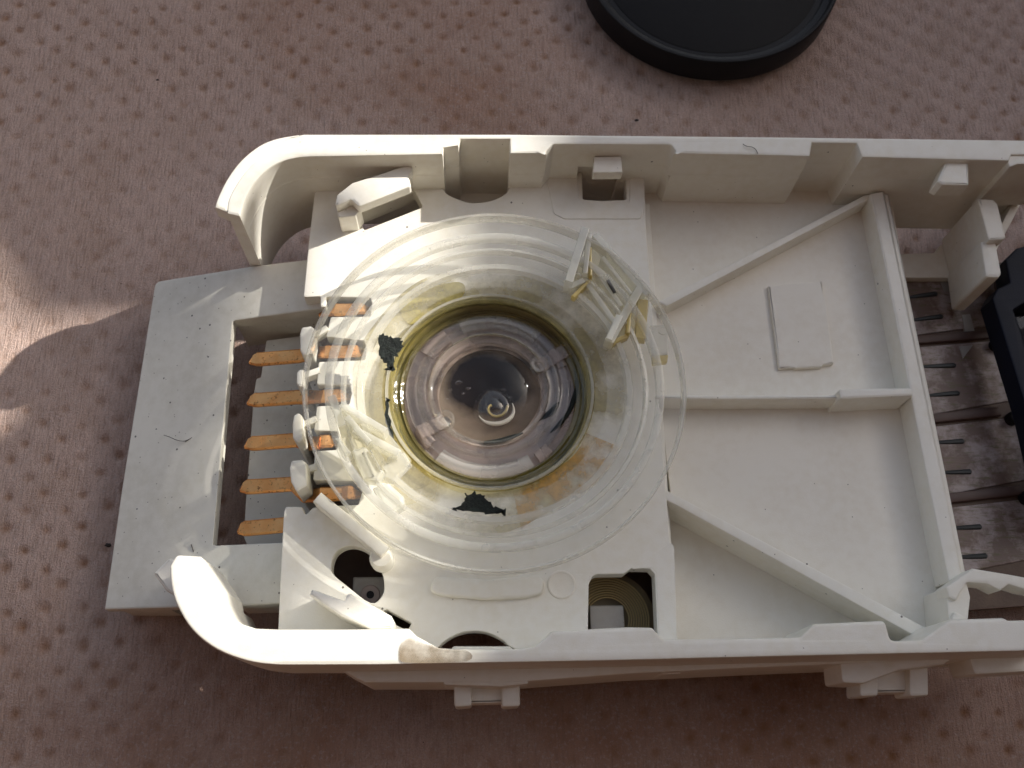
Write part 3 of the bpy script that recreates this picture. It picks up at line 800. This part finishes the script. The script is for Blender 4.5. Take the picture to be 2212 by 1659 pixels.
# ------------------------------------------------------------------ board under the housing
m = Mat('board_brown'); n1 = m.noise(2.2, 6, .65); n2 = m.noise(30, 4)
m.set(col=m.mix(m.ramp(n1, [(.3, 0.), (.7, 1.)]), (.085, .045, .028), (.14, .085, .05)), rough=.5); m.bump(n2, .004); BOARD = m
m = Mat('worn_pad')
mp = m.n('ShaderNodeMapping'); mp.inputs['Scale'].default_value = (1, 5, 1); mp.inputs['Rotation'].default_value = (0, 0, R(12)); m.link(m.co, mp.inputs[0])
n1 = m.noise(1.7, 6, .7); n2 = m.noise(5, 5, .7, mp.outputs[0])
c = m.mix(m.ramp(n1, [(.44, 0.), (.58, 1.)]), (.17, .11, .085), (.40, .33, .31))
c = m.mix(m.ramp(n2, [(.52, 0.), (.66, .8)]), c, (.12, .105, .035))
m.set(col=c, rough=.38, spec=.5); m.bump(n2, .006); PAD = m
m = Mat('dark_solder'); m.set(col=(.05, .055, .055), rough=.45, metal=.3); SOLD = m
m = Mat('brown_rib'); m.set(col=m.mix(m.noise(5, 5), (.07, .038, .03), (.11, .065, .05)), rough=.5); BRIB = m
B = thing('circuit_board', 'brown circuit board with scratched silvery pads beyond the divider wall', 'circuit board', (*P(2080, 900, .3), .3))
def bpart(name, bms, mat, parent=None, **k): return part(name, bms, mat, parent or B, **k)
ZB = .40
bpart('base', slab([PP([(900, 560), (1400, 520), (1940, 575), (2330, 560), (2330, 1300), (1950, 1330), (1300, 1360), (640, 1380), (690, 1180)], ZB)], ZB - .12, ZB, .01), BOARD)
pads = [[(1930, 590), (2130, 578), (2145, 600), (2160, 700), (1945, 728)], [(1960, 752), (2160, 735), (2185, 865), (1985, 900)],
        [(1990, 925), (2200, 900), (2225, 1035), (2010, 1075)], [(2020, 1100), (2245, 1075), (2265, 1200), (2040, 1245)]]
for q in pads:
    bpart('pad', slab([fillet(PP(q, ZB + .02), .02)], ZB - .01, ZB + .02, .008), PAD)
for (a, b) in (((1940, 733), (2140, 718)), ((1970, 906), (2165, 885)), ((2000, 1080), (2212, 1056))):
    r_ = bpart('rib', [bar(P(*a, ZB + .1), P(*b, ZB + .1), .13, ZB - .01, ZB + .07, .04)], BRIB)
for u0, v0, u1, v1 in ((1965, 641, 2026, 633), (1975, 690, 2038, 682), (1996, 791, 2066, 788), (2010, 853, 2074, 848), (2026, 955, 2084, 952), (2040, 1020, 2100, 1018), (2062, 1140, 2122, 1137), (2072, 1203, 2134, 1200)):
    pts = [(*P(u0 + (u1 - u0) * t, v0 + (v1 - v0) * t, ZB + .04), ZB + .012 + .008 * math.sin(3.1 * t)) for t in (0, .2, .5, .8, .95, 1)]
    bpart('lead', tube(pts, [.022, .026, .03, .034, .036, .02], 7), SOLD, wn=False)
for q in ([(2026, 594), (2064, 588), (2078, 626), (2040, 630)], [(2078, 680), (2096, 678), (2106, 716), (2084, 716)], [(2072, 748), (2102, 745), (2080, 775)]):
    bpart('pad', slab([PP(q, ZB + .03)], ZB, ZB + .03, .005), DGREY)

K = thing('black_connector', 'black plastic frame piece with blue sheen at the right end of the housing', 'connector', (*P(2190, 700, .6), .6))
zk = 1.05
o = part('frame', [slab([fillet(PP([(2144, 645), (2154, 624), (2182, 610), (2172, 560), (2197, 535), (2330, 500), (2330, 1120), (2274, 1120), (2217, 880)], zk), .03),
                        fillet(PP([(2190, 668), (2212, 655), (2330, 640), (2330, 1060), (2292, 1060), (2244, 860), (2208, 720)], zk), .03)], .70, zk, .03)], BLUEB, K)
part('crossbar', slab([fillet(PP([(2192, 684), (2330, 660), (2330, 700), (2202, 712)], .85), .02)], .55, .85, .02), CLEAR, K)
part('insert', slab([PP([(2182, 660), (2340, 630), (2340, 1080), (2282, 1080)], .6)], .44, .60, .01), BLUEB, K)
for u, v in ((2176, 726), (2212, 888), (2244, 1063)):
    part('knob', lathe(P(u, v, .75), [(0, .56), (.06, .55), (.085, .52), (.085, .42), (0, .42)], 20, closed=False), BLACK, K, wn=False)

# wire coil and two posts seen through openings of the floor plate
m = Mat('enamelled_wire'); m.set(col=(.34, .25, .11), rough=.35, metal=.5); WIRE = m
m = Mat('olive_brown_bobbin'); m.set(col=m.mix(m.noise(4, 4), (.16, .12, .06), (.26, .19, .09)), rough=.5); BOB = m
W_ = thing('wire_coil', 'coil of thin enamelled wire seen through the square opening of the floor plate', 'coil', (*P(1335, 1330, .9), .9))
cc = P(1312, 1338, .95)
for k in range(9):
    r_ = .24 + k * .028
    part('winding', tube([(x, y, .98 - .004 * k) for x, y in circle(cc, r_, 40, R(-20), R(200))], .010, 5), WIRE, W_, wn=False)
part('bobbin', lathe(cc, [(.0, .88), (.55, .88), (.55, .80), (0, .80)], 40, closed=False), BOB, W_, wn=False)


def post(uv, z, sz, label, eye=True):
    x, y = P(*uv, z)
    t = thing('grey_post', label, 'post', (x, y, ZB), 'square grey posts inside the housing')
    part('block', slab([fillet([(x - sz, y - sz), (x + sz, y - sz), (x + sz, y + sz), (x - sz, y + sz)], .02)], ZB, z, .02), DGREY, t)
    if not eye: return
    part('socket', lathe((x, y), [(.11, z + .002), (.10, z + .012), (.045, z + .012), (.035, z - .02)], 24, closed=False), PINKS, t, wn=False)
    part('hole', lathe((x, y), [(0, z + .003), (.045, z + .004), (.045, z - .05)], 20, closed=False), BLACK, t, wn=False)


m = Mat('pinkish_plastic'); m.set(col=m.mix(m.noise(8, 3), (.38, .30, .27), (.30, .24, .22)), rough=.5); PINKS = m
post((800, 1285), 1.05, .20, 'grey square post with a pinkish eye showing through the oval hole')
post((1312, 1345), 1.08, .19, 'grey square post at the bottom of the square opening beside the wire coil', False)

# ------------------------------------------------------------------ black round lid
L = thing('round_lid', 'black round plastic lid lying hollow side up on the paper', 'lid', (*P(1538, -120, 0), 0))
lc = P(1538, -94, .50); rl = abs(P(1814, -103, .50)[0] - lc[0])
part('shell', lathe(lc, [(0, .05), (rl - .06, .05), (rl - .01, .09), (rl, .48), (rl - .02, .51), (rl - .055, .51), (rl - .075, .47), (rl - .09, .43), (rl - .17, .42), (rl - .185, .41), (rl - .20, .36), (0, .355)], 128, closed=False), BLACK, L, sharp=40, wn=False)
part('inner_face', lathe(lc, [(0, .372), (rl - .31, .372), (rl - .29, .362), (rl - .29, .34), (0, .34)], 96, closed=False), MATTB, L, sharp=40, wn=False)

# ------------------------------------------------------------------ hairs and crumbs
m = Mat('dark_hair'); m.set(col=(.05, .04, .035), rough=.5); HAIR = m
def hair(pts, label, z, r=.004):
    q = smooth_path([(*P(u, v, z), z + dz) for u, v, dz in pts], 5)
    o = obj('hair', tube(q, r, 5), HAIR.m, wn=False); tag(o, label, 'hair', 'loose hairs and fibres')
zf = fz(*on_frame(400, 945)) + .006
hair([(354, 940, 0), (368, 945, .01), (380, 950, 0), (396, 954, .02), (408, 950, .01), (419, 942, 0), (416, 946, .02), (400, 955, .01)], 'thin curled dark hair lying on the grey end frame', zf)
hair([(1605, 311, 0), (1612, 318, .02), (1624, 320, .02), (1632, 324, .01), (1637, 332, 0)], 'thin hair on top of the upper side wall', RIM + .006)
hair([(413, 1176, 0), (416, 1184, .01), (418, 1192, .0)], 'short dark fibre on the lower arm of the end frame', fz(*on_frame(415, 1184)) + .006, .005)
m = Mat('dark_crumb'); m.set(col=(.035, .025, .02), rough=.8); CRUMB = m
for (u, v), r_, lb in (((1374, 265), .022, 'dark crumb on the paper just above the upper side wall'), ((343, 178), .016, 'dark crumb on bare paper near the top left'), ((237, 1180), .03, 'dark crumb on the paper by the left edge of the end frame')):
    x, y = P(u, v, -.05)
    bm = bmesh.new(); bmesh.ops.create_icosphere(bm, subdivisions=2, radius=r_)
    for q in bm.verts: q.co = Vector((q.co.x * 1.4, q.co.y * .9, q.co.z * .7)) * (1 + rng.normal(0, .12)) + Vector((x, y, .01))
    tag(obj('crumb', bm, CRUMB.m, wn=False), lb, 'crumb', 'dark crumbs on the paper')

paper()
